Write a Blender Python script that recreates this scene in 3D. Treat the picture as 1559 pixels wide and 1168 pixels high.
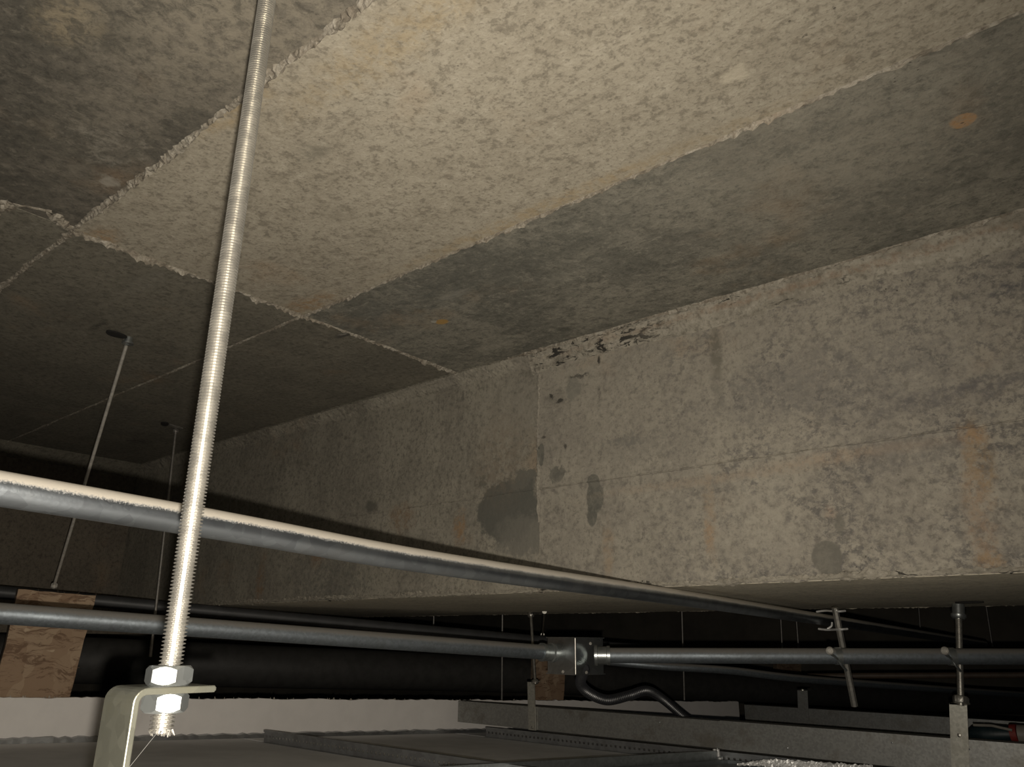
import bpy, math, random
from mathutils import Vector, Matrix

for o in list(bpy.data.objects):
    bpy.data.objects.remove(o)
sc = bpy.context.scene
C = sc.collection
V = Vector

# ------------------------------------------------------------------ camera, light, exposure
YAW, PITCH, ROLL, F = -0.704290, 0.327048, 0.0112521, 1158.98   # F = focal length in pixels of a 1559 px wide frame
fw = V((math.sin(YAW) * math.cos(PITCH), math.cos(YAW) * math.cos(PITCH), math.sin(PITCH)))
rt0 = V((math.cos(YAW), -math.sin(YAW), 0)); up0 = rt0.cross(fw)
rt = rt0 * math.cos(ROLL) + up0 * math.sin(ROLL)
up = -rt0 * math.sin(ROLL) + up0 * math.cos(ROLL)
cam = bpy.data.objects.new('camera', bpy.data.cameras.new('camera'))
C.objects.link(cam)
cam.matrix_world = Matrix(((rt.x, up.x, -fw.x, 0), (rt.y, up.y, -fw.y, 0), (rt.z, up.z, -fw.z, 0), (0, 0, 0, 1)))
cam.data.sensor_fit = 'HORIZONTAL'; cam.data.sensor_width = 36.0
cam.data.lens = 36.0 * F / 1559.0
cam.data.clip_start = 0.01; cam.data.clip_end = 60
sc.camera = cam

world = bpy.data.worlds.new('void_ambient'); sc.world = world; world.use_nodes = True
world.node_tree.nodes['Background'].inputs[0].default_value = (0.75, 0.88, 1.0, 1)
world.node_tree.nodes['Background'].inputs[1].default_value = 0.006

# the phone's flash: a small bright spot of light a little below the lens
ld = bpy.data.lights.new('phone_flash', 'SPOT'); ld.energy = 25.5; ld.color = (1.0, 0.915, 0.79)
ld.spot_size = math.radians(134); ld.spot_blend = 1.0
ld.shadow_soft_size = 0.0028
lo = bpy.data.objects.new('phone_flash', ld); C.objects.link(lo)
aim = (fw + rt * -0.19 - up * 0.12).normalized()       # the flash points a little low and left of the lens axis
lo.rotation_mode = 'QUATERNION'; lo.rotation_quaternion = aim.to_track_quat('-Z', 'Y')
lo.location = up * -0.0165 + rt * 0.0015

vs = sc.view_settings
sc.display_settings.display_device = 'sRGB'
vs.view_transform = 'Standard'; vs.look = 'None'; vs.exposure = 0.0; vs.gamma = 1.0; vs.use_curve_mapping = False

# ------------------------------------------------------------------ measuring helpers (camera stands at the origin)
def ray(x, y): return rt * ((x - 779.5) / F) + up * ((584 - y) / F) + fw
def at(x, y, d): return ray(x, y) * d
def onx(x, y, X): r = ray(x, y); return r * (X / r.x)
def ony(x, y, Y): r = ray(x, y); return r * (Y / r.y)
def onz(x, y, Z): r = ray(x, y); return r * (Z / r.z)
def onplane(x, y, a, b): r = ray(x, y); return r * (a / (r.z - b * r.y))

H = 0.44           # slab soffit above the lens
YB = 0.900         # front face of the beam
ZB = 0.0690        # underside of the beam
YB2 = 1.62         # back face of the beam
ZM = 0.2195        # formwork line along the beam face
TA, TB = -0.1525, -0.042
def tz(Y): return TA + TB * Y          # back of the ceiling tiles

# ------------------------------------------------------------------ material helpers
class NT:
    def __init__(s, name):
        s.m = bpy.data.materials.new(name); s.m.use_nodes = True
        s.t = s.m.node_tree; s.b = s.t.nodes['Principled BSDF']; s.co = s.t.nodes.new('ShaderNodeTexCoord').outputs['Object']
    def n(s, k, **kw):
        x = s.t.nodes.new(k)
        for a, v in kw.items(): setattr(x, a, v)
        return x
    def l(s, a, b): s.t.links.new(a, b)
    def put(s, sock, v):
        if hasattr(v, 'is_output') or isinstance(v, bpy.types.NodeSocket): s.l(v, sock)
        else: sock.default_value = v
    def mapv(s, scale=(1, 1, 1), rot=(0, 0, 0), src=None):
        x = s.n('ShaderNodeMapping'); x.inputs['Scale'].default_value = scale; x.inputs['Rotation'].default_value = rot
        s.l(src or s.co, x.inputs['Vector']); return x.outputs[0]
    def noise(s, scale, detail=4, rough=.55, src=None, dist=0, col=False):
        x = s.n('ShaderNodeTexNoise'); x.inputs['Scale'].default_value = scale; x.inputs['Detail'].default_value = detail
        x.inputs['Roughness'].default_value = rough; x.inputs['Distortion'].default_value = dist
        s.l(src or s.co, x.inputs['Vector']); return x.outputs['Color' if col else 'Fac']
    def voro(s, scale, src=None, feature='F1'):
        x = s.n('ShaderNodeTexVoronoi', feature=feature); x.inputs['Scale'].default_value = scale
        s.l(src or s.co, x.inputs['Vector']); return x.outputs['Distance']
    def rng(s, v, a, b, c=0., d=1.):
        x = s.n('ShaderNodeMapRange'); x.interpolation_type = 'SMOOTHSTEP'
        s.l(v, x.inputs[0])
        for i, q in enumerate((a, b, c, d)): x.inputs[i + 1].default_value = q
        return x.outputs[0]
    def math(s, op, a, b=0.):
        x = s.n('ShaderNodeMath', operation=op); s.put(x.inputs[0], a); s.put(x.inputs[1], b); return x.outputs[0]
    def mix(s, f, a, b, mode='MIX'):
        x = s.n('ShaderNodeMix', data_type='RGBA', blend_type=mode)
        s.put(x.inputs[0], f)
        for i, q in ((6, a), (7, b)):
            s.put(x.inputs[i], (q[0], q[1], q[2], 1) if isinstance(q, tuple) else q)
        return x.outputs[2]
    def vm(s, op, a, b):
        x = s.n('ShaderNodeVectorMath', operation=op); s.put(x.inputs[0], a); s.put(x.inputs[1], b); return x
    def bump(s, h, st, dist):
        x = s.n('ShaderNodeBump'); x.inputs['Strength'].default_value = st; x.inputs['Distance'].default_value = dist
        s.l(h, x.inputs['Height']); s.l(x.outputs[0], s.b.inputs['Normal'])
    def set(s, col=None, rough=None, metal=None):
        if col is not None: s.put(s.b.inputs['Base Color'], (col[0], col[1], col[2], 1) if isinstance(col, tuple) else col)
        if rough is not None: s.put(s.b.inputs['Roughness'], rough)
        if metal is not None: s.b.inputs['Metallic'].default_value = metal
        return s.m

def concrete(name, base, dark, light, feats=(), seed=0., grain=(1, 1, 1), pits=.5, mottle=.6, streak=-.70, speck=0., speckcol=(.09, .085, .085)):
    """cast concrete; feats = stains with a place and shape of their own: (centre, half sizes, colour, strength, edge)"""
    k_ = .80; base, dark, light, speckcol = [tuple(q * k_ for q in c_) for c_ in (base, dark, light, speckcol)]
    feats = [(a_, b_, tuple(q * k_ for q in c_), d_, e_, f_) for a_, b_, c_, d_, e_, f_ in feats]
    s = NT(name)
    off = s.vm('ADD', s.co, (seed, seed * .7, seed * 1.3)).outputs[0]
    g = s.mapv(grain, src=off)
    n1 = s.noise(8, 7, .66, g, .5); n2 = s.noise(40, 8, .76, g, .7); n3 = s.noise(110, 5, .68, off); n4 = s.noise(260, 3, .6, off)
    c = s.mix(s.math('MULTIPLY', s.rng(n1, .42, .60), mottle), base, dark)
    c = s.mix(s.math('MULTIPLY', s.rng(n2, .49, .66), mottle * .9), c, dark)
    c = s.mix(s.math('MULTIPLY', s.rng(n2, .47, .30), .45), c, light)
    c = s.mix(s.math('MULTIPLY', s.rng(n3, .50, .64), .60), c, tuple(q * .60 for q in dark))
    c = s.mix(s.math('MULTIPLY', s.rng(n3, .46, .32), .55), c, light)
    st = s.noise(1, 7, .72, s.mapv((13, 75, 13), (0, 0, streak), off), .6)
    c = s.mix(s.math('MULTIPLY', s.rng(st, .56, .68), .30), c, light)
    c = s.mix(s.math('MULTIPLY', s.rng(st, .44, .33), .40), c, tuple(q * .75 for q in dark))
    # small rusty blush
    c = s.mix(s.math('MULTIPLY', s.rng(s.noise(8, 4, .6, off), .58, .78), .30), c, (.36, .235, .13))
    c = s.mix(s.math('MULTIPLY', s.rng(n4, .52, .70), .5), c, tuple(q * .5 for q in dark))
    if speck:
        sn = s.noise(85, 6, .78, s.mapv((1, 1, 1.25), src=off), .3)
        sx = s.n('ShaderNodeSeparateXYZ'); s.l(s.co, sx.inputs[0])
        reg = s.math('MULTIPLY', s.rng(s.noise(13, 5, .7, off), .38, .58), s.rng(sx.outputs[0], -.62, -.34, .22, 1.))
        c = s.mix(s.math('MULTIPLY', s.math('MULTIPLY', s.rng(sn, .455, .60), reg), speck), c, speckcol)
    wob = s.vm('SUBTRACT', s.noise(42, 6, .7, off, col=True), (.5, .5, .5)).outputs[0]
    wob2 = s.vm('SUBTRACT', s.noise(140, 3, .6, off, col=True), (.5, .5, .5)).outputs[0]
    spk = s.rng(s.noise(90, 6, .75, off, .4), .40, .60, .18, 1.)
    for (ctr, half, col, st, edge, wamp) in feats:
        p = s.vm('ADD', s.co, s.vm('MULTIPLY', wob, (wamp * 3.2,) * 3).outputs[0]).outputs[0]
        p = s.vm('ADD', p, s.vm('MULTIPLY', wob2, (wamp * 1.1,) * 3).outputs[0]).outputs[0]
        d = s.vm('SUBTRACT', p, tuple(ctr)).outputs[0]
        d = s.vm('DIVIDE', d, tuple(half)).outputs[0]
        ln = s.vm('LENGTH', d, (0, 0, 0)).outputs['Value']
        mk = s.rng(ln, 1 + edge, 1 - edge)
        if edge >= .45: mk = s.math('MULTIPLY', mk, spk)
        c = s.mix(s.math('MULTIPLY', mk, st), c, col)
    # blow holes
    vd = s.voro(150, off)
    pm = s.math('MULTIPLY', s.rng(vd, .17, .08), s.rng(s.noise(9, 3, .6, off), .60, .70))
    pm = s.math('MULTIPLY', pm, pits)
    c = s.mix(pm, c, (.035, .03, .026))
    h = s.math('ADD', s.math('MULTIPLY', n3, .6), s.math('MULTIPLY', n4, .25))
    h = s.math('ADD', h, s.math('MULTIPLY', n2, .7))
    h = s.math('SUBTRACT', h, s.math('MULTIPLY', pm, 1.0))
    s.bump(h, .5, .0026)
    return s.set(c, .88, 0)

def galv(name, col=(.62, .64, .65), rough=.34, spangle=40, metal=.95, dust=.35, dustcol=(.36, .34, .30), grain=None, settle=0., lo=.05, hi=.35):
    s = NT(name)
    src = s.mapv(grain) if grain else s.co
    v = s.n('ShaderNodeTexVoronoi'); v.inputs['Scale'].default_value = spangle; s.l(src, v.inputs['Vector'])
    n = s.noise(22, 5, .6, src); n3 = s.noise(220, 3, .6, src)
    bw = s.n('ShaderNodeRGBToBW'); s.l(v.outputs['Color'], bw.inputs[0])
    c = s.mix(s.rng(bw.outputs[0], .1, .9), tuple(q * .80 for q in col), col)
    c = s.mix(s.math('MULTIPLY', s.rng(n, .5, .72), dust), c, tuple(q * .55 for q in dustcol))
    r = s.math('ADD', s.math('MULTIPLY', n, .22), rough - .11)
    s.bump(s.math('ADD', s.math('MULTIPLY', n3, .5), n), .10, .002)
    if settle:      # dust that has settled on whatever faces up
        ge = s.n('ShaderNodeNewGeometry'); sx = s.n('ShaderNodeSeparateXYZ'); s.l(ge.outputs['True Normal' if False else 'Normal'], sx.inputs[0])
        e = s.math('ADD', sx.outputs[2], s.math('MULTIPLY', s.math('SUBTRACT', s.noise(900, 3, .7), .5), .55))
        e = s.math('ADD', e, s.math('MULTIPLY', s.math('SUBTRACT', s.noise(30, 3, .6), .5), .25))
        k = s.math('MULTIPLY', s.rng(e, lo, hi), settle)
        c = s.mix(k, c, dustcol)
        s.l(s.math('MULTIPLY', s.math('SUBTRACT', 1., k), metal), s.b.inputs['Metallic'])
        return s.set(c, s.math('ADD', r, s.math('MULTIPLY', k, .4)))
    return s.set(c, r, metal)

def plain(name, col, rough=.6, metal=0., var=.25, scale=60, bump=.15, dist=.002):
    s = NT(name)
    n = s.noise(scale, 5, .6); n2 = s.noise(scale * .15, 3, .5)
    c = s.mix(s.rng(n, .35, .7), col, tuple(q * (1 - var) for q in col))
    c = s.mix(s.math('MULTIPLY', s.rng(n2, .45, .7), var), c, tuple(q * (1 - var) for q in col))
    s.bump(n, bump, dist)
    return s.set(c, rough, metal)

def osb(name):
    s = NT(name)
    w = s.vm('ADD', s.co, s.vm('MULTIPLY', s.noise(12, 3, .6, col=True), (.05, .05, .05)).outputs[0]).outputs[0]
    v = s.n('ShaderNodeTexVoronoi'); v.inputs['Scale'].default_value = 34; s.l(s.mapv((1, 1.0, .45), (.5, .3, .2), w), v.inputs['Vector'])
    bw = s.n('ShaderNodeRGBToBW'); s.l(v.outputs['Color'], bw.inputs[0])
    st = s.noise(22, 6, .7, s.mapv((1, .5, 2.6), (.7, .2, .5), w), 2.0)
    c = s.mix(s.rng(bw.outputs[0], .2, .8), (.44, .32, .215), (.33, .22, .14))
    c = s.mix(s.math('MULTIPLY', s.rng(st, .50, .60), .80), c, (.17, .10, .06))
    c = s.mix(s.math('MULTIPLY', s.rng(s.noise(60, 4, .6, w), .62, .74), .7), c, (.09, .05, .03))
    c = s.mix(s.math('MULTIPLY', s.rng(s.noise(38, 2, .5, w), .70, .74), .8), c, (.6, .47, .33))
    s.bump(s.math('ADD', st, bw.outputs[0]), .35, .002)
    return s.set(c, .85, 0)

# ------------------------------------------------------------------ mesh helpers
class MB:
    def __init__(s): s.v = []; s.f = []
    def add(s, vs, fs):
        k = len(s.v); s.v += [tuple(v) for v in vs]; s.f += [tuple(i + k for i in f) for f in fs]; return s
    def box(s, lo, hi):
        x0, y0, z0 = lo; x1, y1, z1 = hi
        return s.add([(x0, y0, z0), (x1, y0, z0), (x1, y1, z0), (x0, y1, z0), (x0, y0, z1), (x1, y0, z1), (x1, y1, z1), (x0, y1, z1)],
                     [(3, 2, 1, 0), (4, 5, 6, 7), (0, 1, 5, 4), (1, 2, 6, 5), (2, 3, 7, 6), (3, 0, 4, 7)])
    def obox(s, o, a, b, c):
        """box from corner o along the edge vectors a, b, c"""
        o, a, b, c = V(o), V(a), V(b), V(c)
        if a.cross(b).dot(c) < 0: a, b = b, a
        return s.add([o, o + a, o + a + b, o + b, o + c, o + a + c, o + a + b + c, o + b + c],
                     [(3, 2, 1, 0), (4, 5, 6, 7), (0, 1, 5, 4), (1, 2, 6, 5), (2, 3, 7, 6), (3, 0, 4, 7)])
    def prism(s, poly, ext):
        """closed polygon swept by ext"""
        n = len(poly); poly = [V(p) for p in poly]; e = V(ext)
        return s.add(poly + [p + e for p in poly],
                     [tuple(range(n - 1, -1, -1)), tuple(range(n, 2 * n))] + [(i, (i + 1) % n, n + (i + 1) % n, n + i) for i in range(n)])
    def tube(s, pts, r, seg=16, caps=True, radii=None):
        pts = [V(p) for p in pts]; n = len(pts); rings = []
        t0 = (pts[1] - pts[0]).normalized()
        ref = V((0, 0, 1)) if abs(t0.z) < .9 else V((1, 0, 0))
        u = t0.cross(ref).normalized()
        for i, p in enumerate(pts):
            t = ((pts[min(i + 1, n - 1)] - pts[max(i - 1, 0)])).normalized()
            u = (u - t * u.dot(t)).normalized(); w = t.cross(u)
            rr = radii[i] if radii else r
            rings += [p + (u * math.cos(2 * math.pi * k / seg) + w * math.sin(2 * math.pi * k / seg)) * rr for k in range(seg)]
        fs = [(i * seg + k, i * seg + (k + 1) % seg, (i + 1) * seg + (k + 1) % seg, (i + 1) * seg + k) for i in range(n - 1) for k in range(seg)]
        if caps: fs += [tuple(range(seg - 1, -1, -1)), tuple(range((n - 1) * seg, n * seg))]
        return s.add(rings, fs)
    def ring(s, c, axis, prof, seg=24):
        """closed profile [(radius, height along axis)] turned round axis at c"""
        c = V(c); a = V(axis).normalized(); ref = V((0, 0, 1)) if abs(a.z) < .9 else V((1, 0, 0))
        u = a.cross(ref).normalized(); w = a.cross(u); n = len(prof); vs = []
        for k in range(seg):
            d = u * math.cos(2 * math.pi * k / seg) + w * math.sin(2 * math.pi * k / seg)
            vs += [c + d * r + a * h for r, h in prof]
        return s.add(vs, [(k * n + i, k * n + (i + 1) % n, ((k + 1) % seg) * n + (i + 1) % n, ((k + 1) % seg) * n + i) for k in range(seg) for i in range(n)])
    def nut(s, c, axis, af, h, rot=0., hole=.4):
        """hexagonal nut with chamfered corners, its underside at c"""
        c = V(c); a = V(axis).normalized(); ref = V((0, 0, 1)) if abs(a.z) < .9 else V((1, 0, 0))
        u = a.cross(ref).normalized(); w = a.cross(u); R = af / math.sqrt(3); seg = 24; vs = []
        ch = h * .16
        for k in range(seg):
            t = 2 * math.pi * k / seg
            d = u * math.cos(t + rot) + w * math.sin(t + rot)
            loc = (t % (math.pi / 3)) - math.pi / 6
            rh = af / 2 / math.cos(loc)
            rc = min(rh, af / 2 * 1.0)
            cz = ch * (rh - af / 2) / (R - af / 2 + 1e-9)
            vs += [c + d * hole * af, c + d * rc * .97, c + d * rh + a * (cz + h * .04), c + d * rh + a * (h - cz - h * .04), c + d * rc * .97 + a * h, c + d * hole * af + a * h]
        n = 6
        return s.add(vs, [(k * n + i, k * n + (i + 1) % n, ((k + 1) % seg) * n + (i + 1) % n, ((k + 1) % seg) * n + i) for k in range(seg) for i in range(n)])
    def thread(s, p0, p1, r, pitch, depth, seg=18):
        """rod with a helical thread from p0 to p1"""
        p0, p1 = V(p0), V(p1); L = (p1 - p0).length; a = (p1 - p0) / L
        ref = V((1, 0, 0)) if abs(a.z) > .7 else V((0, 0, 1))
        u = a.cross(ref).normalized(); w = a.cross(u)
        prof = [(0., r - depth), (.40, r - depth), (.60, r), (.80, r)]; n = 4
        turns = int(L / pitch); K = (turns + 1) * n; vs = []
        for k in range(K + n):
            ph, rr = prof[k % n]
            for j in range(seg):
                h = (k // n + ph + j / seg) * pitch - pitch * .5
                h = min(max(h, 0), L)
                d = u * math.cos(2 * math.pi * j / seg) + w * math.sin(2 * math.pi * j / seg)
                vs.append(p0 + d * rr + a * h)
        fs = []
        for k in range(K):
            for j in range(seg):
                if j < seg - 1: fs.append((k * seg + j, k * seg + j + 1, (k + 1) * seg + j + 1, (k + 1) * seg + j))
                elif k + 1 + n < K + n: fs.append((k * seg + j, (k + n) * seg, (k + n + 1) * seg, (k + 1) * seg + j))
        s.add(vs, fs)
        for c_, sg in ((p0, -1), (p1, 1)):
            s.tube([c_ - a * .0004, c_ + a * .0004], r - depth * .6, seg)
        return s

def link(name, mb, mat, parent=None, smooth=False):
    me = bpy.data.meshes.new(name); me.from_pydata(mb.v, [], mb.f); me.update()
    if smooth:
        me.polygons.foreach_set('use_smooth', [True] * len(me.polygons))
        try: me.set_sharp_from_angle(angle=math.radians(40))
        except Exception: pass
    me.materials.append(mat)
    o = bpy.data.objects.new(name, me); C.objects.link(o)
    if parent:
        o.parent = parent
        q = parent; T = V((0, 0, 0))
        while q: T += q.location; q = q.parent
        o.matrix_parent_inverse = Matrix.Translation(-T)
    return o
def tag(o, label, cat, group=None, kind=None):
    if label: o['label'] = label
    if cat: o['category'] = cat
    if group: o['group'] = group
    if kind: o['kind'] = kind
    return o
def thing(name, label, cat, loc, group=None):
    o = bpy.data.objects.new(name, None); C.objects.link(o); o.location = V(loc); o.empty_display_size = .02
    return tag(o, label, cat, group)
def struct(name, mb, mat, label, smooth=False):
    o = link(name, mb, mat, None, smooth); o['kind'] = 'structure'; o['label'] = label; o['category'] = label_cat.get(name, 'concrete'); return o
label_cat = {'ceiling': 'ceiling', 'concrete_beam': 'beam', 'wall_left': 'wall', 'wall_back': 'wall', 'floor': 'floor'}

def lumpy(p0, p1, nrm, side, w, h, seed, step=.0035, gap=.0, var=.6, wander=.003):
    """a broken fin of grout squeezed out along a formwork joint"""
    rnd = random.Random(seed); p0, p1, nrm, side = V(p0), V(p1), V(nrm), V(side)
    side = nrm.cross(p1 - p0).normalized()
    L = (p1 - p0).length; n = max(4, int(L / step)); mb = MB(); rows = []
    wv = 0.; sw = 1.; hv = 1.
    ph = [rnd.uniform(0, 6.28) for _ in range(4)]
    for i in range(n + 1):
        t = i / n; p = p0.lerp(p1, t); x = t * L
        wv = wander * (math.sin(x * 19 + ph[0]) * .6 + math.sin(x * 53 + ph[1]) * .4) + rnd.uniform(-1, 1) * wander * .12
        env = .85 + .28 * math.sin(x * 31 + ph[2]) * math.sin(x * 11 + ph[3])
        sw = sw * .5 + .5 * rnd.uniform(1 - var, 1 + var)
        ww = w * max(.25, env * sw); hv = hv * .35 + .65 * rnd.uniform(1 - var, 1 + var); hh = h * max(.2, env * hv)
        prof = [(-1.15, -.15), (-.8, .55), (-.25, 1.), (.3, .9), (.8, .5), (1.15, -.15)]
        rows += [p + side * (wv + a * ww / 2 * rnd.uniform(.72, 1.28)) + nrm * (b * hh * rnd.uniform(.5, 1.5) if b > 0 else -.001) for a, b in prof]
    m = 6
    mb.add(rows, [(i * m + k, i * m + k + 1, (i + 1) * m + k + 1, (i + 1) * m + k) for i in range(n) for k in range(m - 1)])
    return mb

# ------------------------------------------------------------------ materials
XV = ony(820, 640, YB).x        # upright formwork joint on the beam face
def cf(px, py, rx, ry, col, st=.8, edge=.3, w=.008):      # a mark on the slab soffit
    p = onz(px, py, H); return (p, (rx, ry, 1.), col, st, edge, w)
def bf(px, py, rx, rz, col, st=.8, edge=.2, w=.008):      # a mark on the beam face
    p = ony(px, py, YB); return (p, (rx, 1., rz), col, st, edge, w)

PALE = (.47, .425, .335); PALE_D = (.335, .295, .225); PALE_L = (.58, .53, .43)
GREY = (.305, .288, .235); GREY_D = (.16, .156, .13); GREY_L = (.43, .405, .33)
BEAM = (.385, .352, .288); BEAM_D = (.26, .236, .20); BEAM_L = (.465, .43, .355)
m_pale = concrete('pale_slab_concrete', PALE, PALE_D, PALE_L, [
    cf(478, 230, .020, .012, (.25, .23, .18), .75, .5), cf(672, 132, .010, .004, (.07, .06, .05), .55, .5, .02),
    cf(700, 182, .014, .004, (.09, .08, .06), .45, .5, .02), cf(1118, 110, .012, .009, (.62, .56, .44), .75, .35),
    cf(360, 165, .05, .012, (.44, .33, .18), .6, .6), cf(150, 362, .03, .016, (.40, .25, .12), .7, .6),
    cf(470, 462, .05, .018, (.38, .24, .12), .75, .6), cf(840, 310, .22, .010, (.46, .35, .20), .6, .7),
    cf(520, 325, .02, .014, (.27, .24, .18), .6, .5), cf(1040, 340 - 120, .05, .03, (.38, .34, .26), .4, .6),
    cf(600, 60, .12, .02, (.47, .36, .20), .45, .7), cf(495, 405, .016, .003, (.06, .05, .045), .6, .5, .02),
], 3.1, (1.0, 1.4, 1), .9, .32)
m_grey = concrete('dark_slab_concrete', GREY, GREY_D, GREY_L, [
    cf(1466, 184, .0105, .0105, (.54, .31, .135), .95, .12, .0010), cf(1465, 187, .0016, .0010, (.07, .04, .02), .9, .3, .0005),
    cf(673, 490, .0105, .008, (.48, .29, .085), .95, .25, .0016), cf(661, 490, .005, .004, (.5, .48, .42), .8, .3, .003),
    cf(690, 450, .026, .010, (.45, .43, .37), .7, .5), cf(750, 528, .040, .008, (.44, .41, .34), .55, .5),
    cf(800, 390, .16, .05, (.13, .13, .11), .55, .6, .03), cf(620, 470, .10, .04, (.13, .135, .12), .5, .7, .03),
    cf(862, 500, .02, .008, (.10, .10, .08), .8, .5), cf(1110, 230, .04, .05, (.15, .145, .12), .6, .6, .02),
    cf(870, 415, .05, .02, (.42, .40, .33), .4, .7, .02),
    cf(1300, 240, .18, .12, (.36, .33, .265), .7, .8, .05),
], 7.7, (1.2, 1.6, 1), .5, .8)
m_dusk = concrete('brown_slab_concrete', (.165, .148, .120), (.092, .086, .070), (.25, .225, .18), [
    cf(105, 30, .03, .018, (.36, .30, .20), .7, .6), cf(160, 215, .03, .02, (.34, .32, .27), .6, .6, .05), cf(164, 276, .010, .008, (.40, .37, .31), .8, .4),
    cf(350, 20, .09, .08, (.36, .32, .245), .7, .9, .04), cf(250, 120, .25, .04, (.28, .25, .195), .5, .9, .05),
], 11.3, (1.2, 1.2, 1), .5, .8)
m_dim = concrete('dim_slab_concrete', (.245, .225, .175), (.165, .152, .12), (.31, .29, .235), [
    cf(220, 430, .05, .012, (.36, .34, .28), .5, .7), cf(525, 509, .022, .008, (.075, .07, .06), .9, .25, .004), cf(528, 506, .022, .004, (.36, .34, .29), .7, .4),
    cf(210, 672, .03, .02, (.06, .055, .05), .8, .6), cf(150, 495, .03, .006, (.08, .075, .06), .8, .5),
], 17.9, (1.3, 1.3, 1), .4, .6)
m_fin = concrete('grout_fin_concrete', (.44, .405, .335), (.25, .215, .165), (.60, .56, .48), [], 5.0, (2.5, 2.5, 2.5), .4, .9)
PATCH = (.125, .123, .105)
beam_feats = [
    bf(1090, 535, .0085, .034, (.075, .068, .05), .9, .45, .0025), bf(1093, 590, .007, .04, (.17, .155, .125), .6, .6),
    bf(905, 756, .0145, .024, PATCH, .97, .09, .002), bf(903, 732, .0105, .010, PATCH, .97, .12, .0015), bf(900, 785, .008, .016, PATCH, .95, .12, .003),
    bf(1258, 848, .017, .018, (.165, .155, .13), .97, .08, .0012), bf(1264, 868, .011, .014, (.165, .155, .13), .97, .1, .0012),
    bf(1276, 798, .005, .011, (.16, .15, .125), .8, .3, .005),
    bf(824, 692, .0060, .018, PATCH, .97, .1, .002), bf(848, 720, .013, .013, PATCH, .85, .2, .012),
    bf(873, 592, .013, .018, (.23, .22, .185), .9, .2, .010), bf(880, 572, .016, .004, (.05, .045, .04), .85, .3, .012),
    bf(845, 606, .018, .012, (.12, .11, .09), .55, .5, .025), bf(956, 672, .045, .006, (.10, .098, .10), .85, .5, .02), bf(975, 685, .055, .016, (.19, .18, .16), .5, .6, .03),
    bf(1478, 662, .012, .010, (.42, .24, .11), .62, .5, .008), bf(1487, 700, .013, .040, (.35, .235, .12), .62, .5, .010), bf(1492, 790, .012, .05, (.38, .25, .15), .5, .6, .01),
    bf(1504, 855, .011, .012, (.36, .235, .12), .7, .5, .01),
    bf(1080, 790, .007, .05, (.38, .25, .14), .5, .6, .008), bf(1078, 815, .006, .018, (.40, .24, .12), .6, .5, .006), bf(925, 840, .009, .035, (.38, .24, .12), .5, .6, .008),
    bf(1262, 780, .006, .008, (.42, .28, .19), .5, .5, .005), bf(1160, 780, .035, .05, (.50, .465, .385), .45, .7, .03),
    bf(1080, 730, .16, .006, (.38, .27, .18), .4, .6, .004), bf(1300, 690, .10, .006, (.44, .30, .19), .4, .6, .004),
    bf(1000, 640, .30, .5, (.42, .39, .315), .30, .8, .05),
    bf(1520, 580, .05, .010, (.12, .115, .115), .7, .6, .02), bf(1440, 600, .05, .008, (.13, .12, .12), .6, .6, .02), bf(1370, 620, .04, .006, (.14, .13, .125), .6, .6, .02), bf(1540, 440, .02, .008, (.10, .10, .105), .7, .5, .012),
    bf(1390, 690, .05, .018, (.18, .168, .155), .55, .7, .025), bf(1160, 600, .09, .03, (.20, .19, .17), .45, .8, .03), bf(1330, 560, .12, .05, (.21, .197, .178), .5, .8, .04),
    bf(852, 610, .006, .003, (.05, .045, .04), .9, .4, .010), bf(838, 603, .004, .004, (.05, .045, .04), .9, .4, .010), bf(912, 548, .0025, .006, (.04, .037, .03), .9, .4, .003), bf(912, 600, .002, .012, (.12, .11, .09), .8, .5, .004),
    bf(860, 680, .003, .004, (.07, .065, .055), .8, .4, .004), bf(828, 668, .004, .003, (.08, .07, .06), .8, .4, .006), bf(1298, 420, .012, .003, (.05, .045, .04), .6, .5, .015),
]
m_beam = concrete('beam_concrete', BEAM, BEAM_D, BEAM_L, beam_feats, 23.0, (1.1, 1, 1.1), .8, .55, 0., .85, (.115, .108, .105))
m_beamdim = concrete('beam_concrete_brown', (.365, .337, .272), (.24, .22, .18), (.435, .40, .325), [
    bf(772, 775, .062, .050, PATCH, .93, .10, .016), bf(795, 728, .030, .014, (.165, .16, .135), .93, .15, .020), bf(800, 815, .06, .030, (.20, .19, .16), .85, .25, .018),
    bf(735, 735, .010, .010, (.14, .135, .11), .8, .3, .015), bf(565, 770, .018, .010, (.12, .115, .095), .8, .4, .01), bf(484, 840, .022, .03, (.36, .19, .08), .6, .5, .012), bf(612, 790, .03, .022, (.24, .15, .085), .7, .5, .015),
    bf(700, 805, .012, .025, (.36, .20, .08), .6, .5, .01), bf(500, 890, .12, .05, (.13, .13, .115), .6, .7, .03), bf(395, 890, .012, .05, (.30, .17, .08), .6, .6, .01),
    bf(780, 625, .07, .05, (.34, .315, .26), .7, .5, .02), bf(760, 690, .05, .07, (.25, .20, .145), .5, .6, .02),
], 31.0, (1.2, 1, .7), .4, .65)
m_grout = concrete('rough_grout', (.40, .368, .30), (.27, .245, .195), (.50, .465, .39), [bf(1250, 430, .35, .004, (.30, .20, .13), .5, .8, .006)], 41.0, (1, 1, 2), .9, .8, 0.)
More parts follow.
